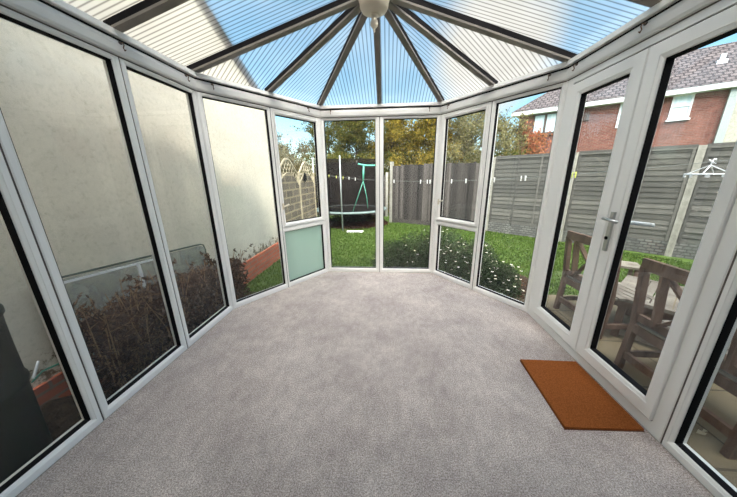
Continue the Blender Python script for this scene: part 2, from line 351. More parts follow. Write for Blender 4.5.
# left facet
p3 = (S1.t((-1.607, 2.364)), S1.t((-1.268, 2.879))); p4 = (S1.t((-1.233, 2.932)), S1.t((-.895, 3.445)))
mid1 = (p3[1]+p4[0])/2
win(S1, .006, mid1-.0033, *p3)
def sashwin(S, o0, o1, l0, l1, lower, hinge):
    global wn; wn += 1
    w = struct(empty('window_%d' % wn)); w['label'] = 'white window with an opening top sash over a fixed lower pane'
    lowlip = (l0, l1, ZB, .712)
    frame(S, (o0, o1, 0, .765), lowlip, 'window_frame', w); seal(S, lowlip, w); pane(S, lowlip, w, m=lower)
    ul = (l0, l1, .765, ZT)
    frame(S, (o0, o1, .768, 2.062), (l0+.004, l1-.004, .785, ZT-.008), 'window_frame', w)
    sl = (l0+.022, l1-.022, .822, 2.004)
    sash = frame(S, (l0-.006, l1+.006, .78, 2.03), sl, 'window_sash', w, d0=-.012, dep=.03)
    seal(S, sl, w, d=.006, dep=.03); pane(S, sl, w, d=.033)
    th = l0-.0 if hinge else l1-.0
    hb = MB(); c = S.P(th, -.012, 1.02)
    hb.bar(c-V((0, 0, .035)), c+V((0, 0, .035)), .018, .014, S.n); hb.bar(c-S.n*.012, c-S.n*.012+S.u*(.075 if hinge else -.075)+V((0, 0, .02)), .012, .014)
    o = hb.build('window_handle', M['cream'], w)
    return w
sashwin(S1, mid1+.0033, S1.L-.006, p4[0], p4[1], 'obscured', True)
# end wall
tb = lambda x: x-B[0]
win(SB, .006, tb(-.1183), tb(-.826), tb(-.166)); win(SB, tb(-.1117), SB.L-.006, tb(-.065), tb(.592))
# right facet
p7 = (S2.t((.669, 3.444)), S2.t((1.009, 2.984))); p8 = (S2.t((1.057, 2.917)), S2.t((1.393, 2.462))); mid2 = (p7[1]+p8[0])/2
sashwin(S2, .006, mid2-.0033, p7[0], p7[1], 'glass', True)
win(S2, mid2+.0033, S2.L-.006, *p8)
# right wall: french doors and side panels
ty = lambda y: D[1]-y
df = (ty(2.341), ty(1.174), .072, 2.012)
o = frame(SR, (ty(2.422), ty(1.109), 0, 2.062), df, 'door_frame', None, dep=.07, bead=.006); o.name = 'trim_1'; struct(o, 'white outer frame and threshold around the pair of glazed doors')
def door(n, a, b, la, lb):
    dr = struct(empty('door_%d' % n)); dr['label'] = 'white framed glazed leaf of the garden doors'
    lip = (ty(la), ty(lb), .1715, 1.919)
    frame(SR, (ty(a), ty(b), .078, 2.006), lip, 'door_leaf_frame', dr, d0=-.014, dep=.06, bead=.02); seal(SR, lip, dr, d=.002, dep=.036)
    gp = MB(); o4 = (ty(a), ty(b), .078, 2.006); ring(SR, gp, [(o4[0]-.0045, o4[1]-.002, o4[2]-.005, o4[3]+.005, -.003), (o4[0]+.004, o4[1]-.004, o4[2]+.004, o4[3]-.004, -.003), (o4[0]+.004, o4[1]-.004, o4[2]+.004, o4[3]-.004, .02), (o4[0]-.0045, o4[1]-.002, o4[2]-.005, o4[3]+.005, .02)], True); fix(gp.build('draught_seal', M['seal'], dr)); pane(SR, lip, dr, d=.03); return dr
d1 = door(1, 2.336, 1.738, 2.240, 1.834); d2 = door(2, 1.732, 1.169, 1.638, 1.230)
# handle with backplate on the meeting stile
hp = empty('door_handle'); hp.parent = d2
yb = 1.69
bp_ = MB(); bp_.box(XR-.028, XR-.0145, yb-.012, yb+.012, .87, 1.12); q = bp_.build('back_plate', M['chrome'], hp)
mb = MB(); mb.tube([(XR-.028, yb, 1.075), (XR-.062, yb, 1.075)], .009, 10); mb.tube([(XR-.06, yb+.02, 1.078), (XR-.064, yb-.03, 1.074), (XR-.062, yb-.085, 1.07)], .0095, 10); mb.build('lever', M['chrome'], hp, True)
mb = MB(); mb.tube([(XR-.0285, yb, .955), (XR-.033, yb, .955)], .011, 12); mb.build('key_cylinder', M['seal'], hp)
ho = empty('door_handle'); ho.parent = d2
MB().box(XR+.047, XR+.057, 1.66, 1.69, .9, 1.14).build('back_plate', M['white'], ho)
mb = MB(); mb.tube([(XR+.055, 1.675, 1.055), (XR+.1, 1.675, 1.055), (XR+.105, 1.66, 1.055), (XR+.103, 1.565, 1.06)], .012, 10); mb.build('lever', M['white'], ho, True)
win(SR, ty(1.1027), ty(.4013), ty(1.067), ty(.44)); win(SR, ty(.3947), ty(-.35), ty(.352), ty(-.26))
# posts between neighbouring frames at the corners
tn = 1
def post(S, T, p):
    global tn; tn += 1
    mb = MB(); k = .006
    a = S.P(S.L-k, 0, 0); b = T.P(k, 0, 0); c = T.P(k, .07, 0); d = S.P(S.L-k, .07, 0); o_ = (c+d)/2+(S.n+T.n)*.012
    z1 = V((0, 0, 2.062))
    pts = [a, (a+b)/2-(S.n+T.n)*.003, b, c, o_, d]; n = len(pts)
    mb.add([*pts, *[q+z1 for q in pts]], [tuple(range(n)), tuple(range(2*n-1, n-1, -1))]+[(i, (i+1) % n, n+(i+1) % n, n+i) for i in range(n)])
    struct(fix(mb.build('trim_%d' % tn, M['upvc'])), 'white corner post where two glazed sides meet')
def seam(S, t, w=.003):
    mb = MB(); mb.hexa([S.P(t-w, .004, .002), S.P(t+w, .004, .002), S.P(t+w, .03, .002), S.P(t-w, .03, .002), S.P(t-w, .004, 2.06), S.P(t+w, .004, 2.06), S.P(t+w, .03, 2.06), S.P(t-w, .03, 2.06)])
    global tn; tn += 1; struct(fix(mb.build('trim_%d' % tn, M['seam'])), 'dark brown seam between two white window frames')
for S, t in ((SL, tt(.3895)), (SL, tt(1.037)), (SL, tt(1.685)), (S1, mid1), (SB, tb(-.115)), (S2, mid2), (SR, ty(1.106)), (SR, ty(.398))): seam(S, t)
for S in (SL, S1, SB, S2): seam(S, S.L-.0055, .0015)
for S in (S1, SB, S2, SR): seam(S, .0055, .0015)
post(SL, S1, A); post(S1, SB, B); post(SB, S2, Cc); post(S2, SR, D)
# eaves beam, one length per side
prof = [(.07, 2.066), (-.002, 2.066), (-.005, 2.068), (-.014, 2.070), (-.020, 2.085), (-.021, 2.125), (-.014, 2.147), (-.004, 2.150)]
prof2 = [(-.004, 2.163), (-.030, 2.163), (-.034, 2.167), (-.034, 2.196), (.07, 2.215)]
def run(pr, i, name, m, label, closed=True):
    global tn
    tn += 1; mb = MB(); n = len(pr)
    rows = []
    for d, z in pr:
        q = offs(plan, d); rows.append((q[i], q[i+1], z))
    for a, b, z in rows: mb.v += [(a.x, a.y, z), (b.x, b.y, z)]
    for k in range(n if closed else n-1):
        j = (k+1) % n; mb.f.append((2*k, 2*k+1, 2*j+1, 2*j))
    mb.f.append(tuple(range(0, 2*n, 2))); mb.f.append(tuple(range(1, 2*n, 2)))
    struct(fix(mb.build('trim_%d' % tn, m)), label)
for i in range(5):
    run(prof+[(.07, 2.150)], i, '', M['upvc_beam'], 'grey white eaves beam above the windows')
    run([(.07, 2.150), (-.004, 2.150), (-.006, 2.163), (.07, 2.163)], i, '', M['seal'], 'dark groove along the eaves beam')
    run([(.06, 2.060), (-.0015, 2.060), (-.0015, 2.0665), (.06, 2.0665)], i, '', M['seam'], 'dark brown seam under the eaves beam')
    run(prof2, i, '', M['upvc'], 'white top strip of the eaves beam under the roof')
# thin seams between frames (silicone gaps) are part of the frames' edges
# ------------------------------------------------------------------ roof
ceil = struct(empty('ceiling'), 'shallow hipped polycarbonate conservatory roof with grey bars')
HX, HY, HZ = -.108, 2.32, 2.655
ev = offs(plan, -.012)
def evp(S, t): return S.P(t, -.012, 2.205)
eA = V((ev[1].x, ev[1].y, 2.205)); eB = V((ev[2].x, ev[2].y, 2.205)); eC = V((ev[3].x, ev[3].y, 2.205)); eD = V((ev[4].x, ev[4].y, 2.205))
e1 = evp(S1, mid1); eM = evp(SB, tb(-.115)); e2 = evp(S2, mid2)
hub = V((HX, HY, HZ))
fan = [eA, e1, eB, eM, eC, e2, eD]
def rafter(a, b):
    up = V((0, 0, 1)); d = (b-a).normalized(); a = a-d*.03
    q = (b-a).length
    MB().bar(a-up*.008, b-up*.008, .056, .014).build('rafter', M['rafter'], ceil)
    MB().bar(a+up*.018, b+up*.018, .056, .036).build('rafter_seal', M['seal'], ceil)
for e in fan: rafter(e, hub)
ysL = [1.685, 1.037, .39, -.26]; ysR = [1.735, 1.105, .398, -.26]
for y in ysL: rafter(V((XL+.012, y, 2.205)), V((HX, y, HZ)))
for y in ysR: rafter(V((XR-.012, y, 2.205)), V((HX, y, HZ)))
MB().box(HX-.06, HX+.06, Y0, HY, HZ-.03, HZ+.05).build('ridge_bar', M['rafter'], ceil)
def panel(pts, u):
    mb = MB(); up = V((0, 0, .037)); pts = [p+up for p in pts]; n = len(pts)
    nrm = (pts[1]-pts[0]).cross(pts[2]-pts[0]).normalized()*.001
    mb.add(pts, [tuple(range(n))])
    mb.uv = [((p-pts[0]).dot(u), (p-pts[0]).length) for p in pts]
    mb.build('roof_panel', M['poly'], ceil)
oe = lambda p: p-(hub-p).normalized()*.1
for a, b in zip(fan[:-1], fan[1:]):
    S = {0: S1, 1: S1, 2: SB, 3: SB, 4: S2, 5: S2}[fan.index(a)]
    panel([oe(a), oe(b), hub], S.u)
for X, ys, top, u in ((XL+.012, ysL, eA, V((0, -1, 0))), (XR-.012, ysR, eD, V((0, -1, 0)))):
    yy = [top.y]+ys+[Y0]; sx = -.09 if X < 0 else .09
    for i in range(len(yy)-1):
        a, b = yy[i], yy[i+1]; zl = 2.205-.026
        r0 = HY if i == 0 else a
        panel([V((X+sx, a, zl)), V((X+sx, b, zl)), V((HX, b, HZ)), V((HX, r0, HZ))], u)
# boss: pale domed cover with a turned finial
boss = tag(empty('roof_boss', (HX-.008, HY-.02, HZ)), 'pale domed boss with a turned finial hanging at the roof hub', 'finial')
mb = MB(); mb.lathe((0, 0, 0), [(.0, .02), (.14, .02), (.138, -.02), (.118, -.05), (.108, -.075), (.106, -.1), (.094, -.122), (.06, -.14), (.03, -.148), (0, -.149)], 40); mb.build('dome', M['cream'], boss, True)
mb = MB(); mb.lathe((0, 0, 0), [(.0, -.16), (.03, -.163), (.032, -.17), (.022, -.178), (.018, -.186), (.026, -.2), (.03, -.214), (.026, -.23), (.014, -.243), (.008, -.25), (.009, -.262), (.004, -.272), (0, -.274)], 24); mb.v = [(x, y, z+.012) for x, y, z in mb.v]; mb.build('finial', M['cream'], boss, True)

# ------------------------------------------------------------------ floor, base, wall behind
fp = offs(plan, -.0)
mb = MB(); n = len(fp); mb.add([(p.x, p.y, z) for z in (-.03, 0) for p in fp], [tuple(range(n-1, -1, -1)), tuple(range(n, 2*n))]+[(i, (i+1) % n, n+(i+1) % n, n+i) for i in range(n)])
fl = struct(fix(mb.build('floor', M['carpet'])), 'mottled beige grey carpet')
bpn = offs(plan, .075)
mb = MB(); mb.add([(p.x, p.y, z) for z in (GZ-.05, -.031) for p in bpn], [tuple(range(n-1, -1, -1)), tuple(range(n, 2*n))]+[(i, (i+1) % n, n+(i+1) % n, n+i) for i in range(n)])
struct(fix(mb.build('wall_base', M['concrete'])))
mb = MB(); mb.box(-1.9, 14, Y0-.3, Y0, GZ, 5.4); struct(mb.build('wall_back', M['own_brick']), 'pale wall of the house behind the conservatory')

# doormat
mt = tag(empty('doormat', (1.195, 1.43, 0)), 'rectangular brown coir doormat lying at the foot of the glazed doors', 'doormat')
mb = MB(); mb.add([(-.192, .264, .002), (-.215, -.277, .002), (.2, -.262, .002), (.2, .264, .002), (-.192, .264, .016), (-.215, -.277, .016), (.2, -.262, .016), (.2, .264, .016)], [(0, 1, 2, 3), (7, 6, 5, 4), (0, 4, 5, 1), (1, 5, 6, 2), (2, 6, 7, 3), (3, 7, 4, 0)])
fix(mb.build('coir_pile', M['coir'], mt))
MB().add([(-.195, .267, 0), (-.218, -.28, 0), (.202, -.265, 0), (.202, .267, 0), (-.195, .267, .004), (-.218, -.28, .004), (.202, -.265, .004), (.202, .267, .004)], [(0, 1, 2, 3), (7, 6, 5, 4), (0, 4, 5, 1), (1, 5, 6, 2), (2, 6, 7, 3), (3, 7, 4, 0)]).build('rubber_backing', M['mat_edge'], mt)

# blind hooks screwed to the eaves beam
hooks = [(SL, tt(1.694), 'on the left beam, nearest the camera'), (SL, tt(2.211), 'on the left beam just before the left corner'), (S1, S1.t((-1.559, 2.436)), 'just past the left corner, above the tall cream wall view'),
         (S1, S1.t((-.98, 3.32)), 'above the window with the frosted lower pane'), (SB, tb(-.723), 'at the left end of the far beam'), (SB, tb(.489), 'at the right end of the far beam'),
         (S2, S2.t((.712, 3.384)), 'just right of the far right corner, above the opening sash'), (S2, S2.t((1.341, 2.535)), 'above the window facing the brick house, near the door corner'), (SR, ty(2.317), 'above the far glazed door leaf'), (SR, ty(1.787), 'above the meeting edge of the two door leaves')]
for i, (S, t, w) in enumerate(hooks):
    c = S.P(t, -.022, 2.125)
    h = tag(empty('blind_hook', c), 'small brown metal hook '+w, 'hook', 'hooks along the eaves beam')
    mb = MB(); mb.tube([V((0, 0, .012))+S.n*.006, V((0, 0, .012))-S.n*.004], .009, 10); mb.build('screw_plate', M['seam'], h)
    mb = MB(); n_ = -S.n
    mb.tube([n_*.002+V((0, 0, .012)), n_*.016+V((0, 0, .014)), n_*.02+V((0, 0, .0)), n_*.012+V((0, 0, -.014)), n_*.018+V((0, 0, -.03)), n_*.026+V((0, 0, -.024))], .0032, 6); mb.build('hook_wire', M['brass'], h, True)

# ------------------------------------------------------------------ garden ground
mb = MB(); mb.add([(-40, -8, GZ), (60, -8, GZ), (60, 60, GZ), (-40, 60, GZ)], [(0, 1, 2, 3)]); g = struct(mb.build('lawn', M['lawn']), 'green lawn of the garden')
MB().box(1.5, 6.4, -.35, 3.45, GZ, PZ).build('patio', M['patio']); struct(bpy.data.objects['patio'], 'pale concrete slab patio outside the doors')
def scatter_quads(mb, n, pos, size, up=None, aspect=.6):
    for _ in range(n):
        p = V(pos()); s = size*random.uniform(.6, 1.3)
        d = V((random.gauss(0, 1), random.gauss(0, 1), random.gauss(0, 1))).normalized() if up is None else V(up)
        a = d.orthogonal().normalized(); a.rotate(Matrix.Rotation(random.uniform(0, 6.28), 3, d)); b_ = d.cross(a)
        mb.add([p-a*s*.5, p+b_*s*.5*aspect, p+a*s*.5, p-b_*s*.5*aspect], [(0, 1, 2, 3)])
# grass blades
mb = MB()
def inside_cons(x, y): return XL-.12 < x < XR+.12 and y < 3.6 and not (y > 2.3 and (x < XL-.1+(y-2.3)*.64 or x > XR+.1-(y-2.4)*.72))
cnt = 0
while cnt < 42000:
    y = 2.2+random.random()**1.3*8.2; x = random.uniform(-2.25, 6.4)
    if inside_cons(x, y) or (1.5 < x < 6.4 and y < 3.45): continue
    if ((x-1.2)/1.25)**2+((y-4.0)/.95)**2 < .8 and x > .1: continue
    if (x-3.0)*.726+(y-7.9)*.688 > 0 and x > 2.5: continue
    if y > 9.2: continue
    h = random.uniform(.02, .055); a = random.uniform(0, 6.28); w = .006+y*.0012; lx, ly = random.gauss(0, .018), random.gauss(0, .018)
    mb.add([(x-w*math.cos(a), y-w*math.sin(a), GZ), (x+w*math.cos(a), y+w*math.sin(a), GZ), (x+lx, y+ly, GZ+h)], [(0, 1, 2)]); cnt += 1
tag(mb.build('grass_blades', M['blade']), 'short green grass blades of the garden lawn', 'grass', kind='stuff')
# soil bed along the far right corner
mb = MB(); bed = [(-.15, 3.62), (.7, 3.62), (1.52, 2.55), (1.75, 2.9), (2.1, 3.35), (2.35, 4.1), (1.9, 4.9), (1.0, 5.1), (.1, 4.6)]
k = len(bed); mb.add([(x, y, GZ+.004) for x, y in bed]+[(sum(p[0] for p in bed)/k, sum(p[1] for p in bed)/k, GZ+.06)], [(i, (i+1) % k, k) for i in range(k)])
struct(mb.build('soil_bed', M['soil']), 'dark planting bed beside the right corner of the conservatory')
mb = MB(); scatter_quads(mb, 1600, lambda: (lambda r, a: (1.25+math.cos(a)*r*.95, 3.85+math.sin(a)*r*.95, GZ+.05*(1.2-r)+.03+random.random()*.02))(math.sqrt(random.random()), random.uniform(0, 6.28)), .04)
mb.v = [v if not inside_cons(v[0], v[1]) else (v[0], v[1], GZ-.02) for v in mb.v]
tag(mb.build('bark_chips', M['mulch']), 'brown bark chips and dead leaves on the planting bed', 'mulch', kind='stuff')
# flowering shrub: several arching clumps of stems with fine leaves and small white blooms
def shrub(name, blobs, leafm, nl, size, nf, label, cat, fsize=.036, stem=True, group=None):
    r = tag(empty(name, (blobs[0][0], blobs[0][1], GZ)), label, cat, group)
    bx, by = blobs[0][0], blobs[0][1]
    def pt(shell=0):
        b = random.choice(blobs)
        while True:
            q = V((random.gauss(0, 1), random.gauss(0, 1), abs(random.gauss(0, 1)))).normalized()*(random.random()**.4 if not shell else random.uniform(.85, 1.08))
            p = (b[0]-bx+q.x*b[2], b[1]-by+q.y*b[2], .02+q.z*b[3])
            if not inside_cons(p[0]+bx, p[1]+by): return p
    mb = MB(); scatter_quads(mb, nl, pt, size, aspect=.4); mb.build('foliage', leafm, r)
    mb = MB()
    for b in blobs:
        for _ in range(26):
            a = random.uniform(0, 6.28); q = random.uniform(.3, 1)
            e = (b[0]-bx+math.cos(a)*b[2]*q, b[1]-by+math.sin(a)*b[2]*q, b[3]*random.uniform(.6, 1.05))
            if inside_cons(e[0]+bx, e[1]+by): continue
            mb.tube([(b[0]-bx, b[1]-by, 0), ((b[0]-bx+e[0])/2, (b[1]-by+e[1])/2, e[2]*.65), e], .004, 4, .002)
    mb.build('stems', M['bark'], r)
    if nf:
        mb = MB()
        for q_ in range(nf):
            p = V(pt(1))
            if p.x < -.25 and q_ % 4: continue
            p.z *= random.uniform(.9, 1.18)
            for k in range(5):
                a = k*1.256+random.random(); d = V((math.cos(a), math.sin(a), .5))*fsize*.6; e = V((-math.sin(a), math.cos(a), 0))*fsize*.25
                mb.add([p, p+d*.6+e, p+d, p+d*.6-e], [(0, 1, 2, 3)])
        mb.build('flowers', M['petal'], r)
    return r
shrub('flowering_shrub', [(.95, 4.15, .58, .74), (.5, 4.4, .52, .7), (1.35, 3.7, .42, .62), (.12, 4.6, .42, .5), (1.0, 4.85, .55, .78), (.7, 4.0, .4, .6), (1.6, 3.5, .3, .45), (1.5, 4.3, .4, .6)], M['lav'], 30000, .045, 330, 'wide grey green shrub dotted with small white flowers outside the far right corner', 'shrub')
shrub('small_plant', [(1.95, 3.3, .1, .16), (1.88, 3.2, .06, .12)], M['lav'], 260, .04, 0, 'small dark plant in the gap of patio edge outside the far door leaf', 'plant')

# ------------------------------------------------------------------ neighbour's rendered wall on the left
XW = -2.277
nb = tag(empty('neighbouring_building', (XW, 5.3, GZ)), 'cream rendered gable wall with brick plinth close outside the left windows', 'building')
mb = MB(); pr = [(-5.5, -.35+GZ*0), (5.3, -.35), (5.3, 2.52), (4.4, 2.92), (2.2, 3.95), (-1.5, 5.6), (-5.5, 4.2)]; k = len(pr)
mb.add([(x, y, z) for x in (XW, XW-4.5) for y, z in pr], [tuple(range(k)), tuple(range(2*k-1, k-1, -1))]+[(i, k+i, k+(i+1) % k, (i+1) % k) for i in range(k)])
o = fix(mb.build('rendered_wall', M['render'])); o.parent = nb; o.location = -nb.location
mb = MB(); mb.box(XW, XW+.025, -5.5, 5.3, GZ-.05, .055); o = mb.build('brick_plinth', M['plinth'], nb); o.location = -nb.location
mb = MB()
for (y0, z0), (y1, z1) in zip(pr[2:], pr[3:]): mb.hexa([(XW-4.6, y0, z0), (XW+.01, y0, z0), (XW+.01, y1, z1), (XW-4.6, y1, z1), (XW-4.6, y0, z0+.1), (XW+.06, y0, z0+.1), (XW+.06, y1, z1+.1), (XW-4.6, y1, z1+.1)])
o = fix(mb.build('roof_slope', M['tile'], nb)); o.location = -nb.location
# leaning framed sheet
sh = tag(empty('leaning_sheet', (XW+.06, 1.9, GZ)), 'pale sheet in a dark rounded metal frame leaning on the cream wall', 'sheet')
def tz(y): return .705-(y-1.52)*.083
L0, L1 = 1.3, 2.83
mb = MB(); mb.tube([(0, L0-1.9, .3), (0, L0-1.9, tz(L0)+.3), (0, (L0+L1)/2-1.9, tz((L0+L1)/2)+.3), (0, L1-.07-1.9, tz(L1)+.3), (0, L1-.02-1.9, tz(L1)+.28), (0, L1-1.9, tz(L1)+.22), (0, L1-1.9, .3)], .009, 8); mb.build('metal_frame', M['cable'], sh, True)
mb = MB(); mb.add([(x, y-1.9, z) for x in (-.006, .004) for y, z in ((L0+.01, .02), (L1-.01, .02), (L1-.012, tz(L1)+.25), (L1-.07, tz(L1)+.285), (L0+.01, tz(L0)+.285))], [(0, 1, 2, 3, 4), (9, 8, 7, 6, 5), (0, 5, 6, 1), (1, 6, 7, 2), (2, 7, 8, 3), (3, 8, 9, 4), (4, 9, 5, 0)]); fix(mb.build('pale_sheet', M['shed_glass'], sh))
mb = MB(); mb.bar((.012, L0-1.88, tz(L0)+.262), (.012, 2.3-1.9, tz(2.3)+.262), .008, .016); mb.bar((.012, 1.98-1.9, .62), (.012, 1.98-1.9, tz(1.98)+.262), .03, .008, (1, 0, 0)); mb.build('white_batten', M['white'], sh)
# dead shrubs in the gap
def deadbush(y0, y1, n, nl, hgt, label):
    yc = (y0+y1)/2; r = tag(empty('dead_shrub', (-1.98, yc, GZ)), label, 'shrub', 'dead shrubs in the gap along the cream wall')
    mb = MB(); tips = []
    for _ in range(n):
        b = V((random.uniform(-.12, .12), random.uniform(y0-yc, y1-yc)*.8, 0)); a = random.uniform(-1, 1); h = hgt*random.uniform(.55, 1.05)
        e = b+V((random.uniform(-.18, .2), a*.35, h)); m1 = (b+e)/2+V((random.uniform(-.05, .05), random.uniform(-.08, .08), .05))
        for q in (m1, e): q.x = max(-.22, min(.22, q.x)); q.y = max(y0-yc, min(y1-yc, q.y))
        mb.tube([b, m1, e], .006, 5, .0025)
        for _ in range(4):
            q = m1.lerp(e, random.random()); w = q+V((random.uniform(-.1, .1), random.uniform(-.16, .16), random.uniform(-.05, .13)))
            w.x = max(-.22, min(.22, w.x)); mb.tube([q, w], .003, 4, .0015); tips.append((q, w))
    mb.build('twigs', M['twig'], r)
    mb = MB()
    def pos():
        if random.random() < .25: q, w = random.choice(tips); return q.lerp(w, random.random())
        z = random.random()**.8*hgt*.86
        return (random.uniform(-.22, .2), random.uniform(y0-yc, y1-yc), z)
    scatter_quads(mb, nl, pos, .05, aspect=.34); mb.build('dry_leaves', M['deadleaf'], r)
deadbush(1.32, 2.1, 90, 11500, .84, 'tangled dead brown shrub behind the second full pane of the left wall')
deadbush(2.15, 2.95, 70, 11000, .78, 'dead brown shrub with curled leaves beside the left corner, ending at the brick plinth')
MB().box(XW+.03, XL-.08, -2, 3.35, GZ-.02, GZ+.012).build('soil_strip', M['soil']); struct(bpy.data.objects['soil_strip'], 'dark bare soil in the gap beside the cream wall')
mb = MB(); mb.hexa([(XW+.03, -2, GZ), (XL-.08, -2, GZ), (XL-.08, 1.6, GZ), (XW+.03, 1.6, GZ), (XW+.03, -2, -.06), (XL-.08, -2, -.12), (XL-.08, 1.2, -.14), (XW+.03, 1.2, -.07)]); struct(mb.build('soil_bank', M['soil']), 'dark soil heaped up against the brick plinth')
# dark green water butt
wb = tag(empty('water_butt', (-1.985, .785, -.1)), 'large dark green ribbed plastic water butt outside the nearest left window', 'water butt')
pf = [(r_, z_*1.18) for r_, z_ in [(0, 0), (.195, 0), (.2, .02), (.212, .38), (.222, .39), (.222, .41), (.214, .42), (.216, .55), (.219, .66), (.222, .7), (.232, .71), (.232, .73), (.223, .74), (.224, 1.0), (.234, 1.01), (.21, 1.02), (0, 1.02)]]
mb = MB(); mb.lathe((0, 0, 0), pf, 48); mb.build('barrel', M['butt'], wb, True)
mb = MB(); mb.lathe((0, 0, .184), [(.0, 1.02), (.238, 1.02), (.238, 1.04), (.2, 1.055), (.06, 1.06), (0, 1.06)], 48); mb.build('lid', M['butt'], wb, True)
mb = MB(); mb.tube([(-2.2, 1.14, .14), (-2.24, 1.22, .15), (-2.25, 1.32, .13)], .006, 6); tag(mb.build('hose', M['teal']), 'thin blue green hose by the cream wall next to the water butt', 'hose')
mb = MB(); mb.tube([(-2.18, 1.14, .17), (-2.24, 1.22, .225)], .007, 8); tag(mb.build('plastic_stick', M['white']), 'short white plastic stick leaning on the cream wall near the water butt', 'stick')

# ------------------------------------------------------------------ fences
def line_fence(P0, P1, n, kind, label, name='fence', flip=False, zt=1.83, endpost=(True, True)):
    P0, P1 = V((*P0, 0)), V((*P1, 0)); d = P1-P0; L = d.length; ang = math.atan2(d.y, d.x)
    r = tag(empty(name, (P0.x, P0.y, GZ), ang), label, 'fence'); w = L/n; H = zt-GZ
    for i in range(n+1):
        if (i == 0 and not endpost[0]) or (i == n and not endpost[1]): continue
        MB().box(i*w-.05, i*w+.05, -.05, .05, 0, H+.0).build('post', M['concrete'], r)
    for i in range(n):
        x0, x1 = i*w+.05, (i+1)*w-.05
        if kind == 'lap':
            MB().box(x0, x1, -.025, .025, 0, .3).build('gravel_board', M['gravelboard'], r)
            mb = MB(); z = .3; k = 0
            while z < H-.1:
                o = random.uniform(-.004, .004)
                mb.hexa([(x0, -.022+o, z), (x1, -.022-o, z), (x1, -.004, z), (x0, -.004, z), (x0, -.006, z+.125), (x1, -.006, z+.125), (x1, .006, z+.125), (x0, .006, z+.125)]); z += .108
            for q in (.02, .35, .65, .98):
                xx = x0+(x1-x0)*q; mb.box(xx-.02, xx+.02, -.038, -.02, .3, H-.04)
            mb.box(x0, x1, -.035, .03, H-.06, H-.03)
            mb.build('fence_panel', M['lap'], r)
        else:
            MB().box(x0, x1, -.025, .025, 0, .16).build('gravel_board', M['weather'], r)
            mb = MB(); x = x0
            while x < x1-.02:
                bw = min(random.uniform(.06, .085), x1-x); z1 = H-.12+random.uniform(-.03, .02)
                mb.hexa([(x, -.03, .16), (x+bw, -.012, .16), (x+bw, .0, .16), (x, -.012, .16), (x, -.03, z1), (x+bw, -.012, z1), (x+bw, .0, z1), (x, -.012, z1)]); x += bw-.012
            mb.box(x0, x1, .0, .03, .4, .48); mb.box(x0, x1, .0, .03, 1.4, 1.48)
            mb.build('fence_panel', M['weather'], r)
    return r
line_fence((.12, 9.43), (2.93, 7.95), 2, 'board', 'weathered grey vertical board fence with concrete posts across the end of the lawn', endpost=(True, False))
line_fence((3.0, 7.9), (9.9, 1.81), 5, 'lap', 'grey horizontal lap fence with stone faced gravel boards in front of the brick house')
# left end: arched decorative panels
af = tag(empty('arched_fence', (-2.33, 5.35, GZ), PI/2), 'pale arch topped fence panels with lattice tops beyond the cream wall', 'fence')
pw = 1.36
for i in range(2):
    x0 = i*pw; x1 = x0+pw
    MB().box(x0-.035, x0+.035, -.04, .04, 0, 1.78).build('post', M['arch'], af)
    mb = MB(); top = [(x0+.035+(pw-.07)*j/12, 1.45+.3*math.sin(PI*j/12)) for j in range(13)]; pl = [(x1-.035, 0), (x0+.035, 0)]+top; k_ = len(pl)
    mb.add([(x, y, z) for y in (-.02, .02) for x, z in pl], [tuple(range(k_)), tuple(range(2*k_-1, k_-1, -1))]+[(j, k_+j, k_+(j+1) % k_, (j+1) % k_) for j in range(k_)])
    fix(mb.build('block_panel', M['stone'], af))
    if i == 1: MB().box(x1-.035, x1+.035, -.04, .04, 0, 1.78).build('post', M['arch'], af)
    mb = MB(); pts = []
    for k in range(13):
        t = k/12; pts.append((x0+.035+(pw-.07)*t, 0, 1.74+.32*math.sin(PI*t)**1.4))
    for a, b in zip(pts[:-1], pts[1:]): mb.bar(a, b, .03, .035)
    low = [(p[0], 0, 1.45+.3*math.sin(PI*j/12)) for j, p in enumerate(pts)]
    for a, b in zip(low[:-1], low[1:]): mb.bar(a, b, .03, .025)
    for k in range(-4, 12):
        for sgn in (1, -1):
            a = V((x0+.17*k, 0, 1.5)); seg = []
            for q in range(12):
                p = a+V((sgn*.04*q, 0, .045*q)); t = (p.x-x0-.035)/(pw-.07)
                if 0 <= t <= 1 and 1.45+.3*math.sin(PI*t) < p.z < 1.74+.32*math.sin(PI*t)**1.4: seg.append(p)
            if len(seg) > 1: mb.bar(seg[0], seg[-1], .012, .018)
    mb.build('lattice_arch', M['arch'], af)
disc = MB(); disc.lathe((0, 0, 0), [(0, .012), (.1, .012), (.12, .0), (.1, -.012), (0, -.012)], 20)
o = disc.build('wall_plaque', M['seal']); o.rotation_euler = (PI/2, 0, PI/2); o.location = (-2.28, 7.12, 1.34)
tag(o, 'round dark plaque hung at the top of the arched fence', 'plaque')
# dark boarded fence behind trampoline
line_fence((-6.2, 11.4), (-.05, 10.9), 3, 'board', 'dark board fence behind the trampoline', endpost=(True, True), zt=1.5)

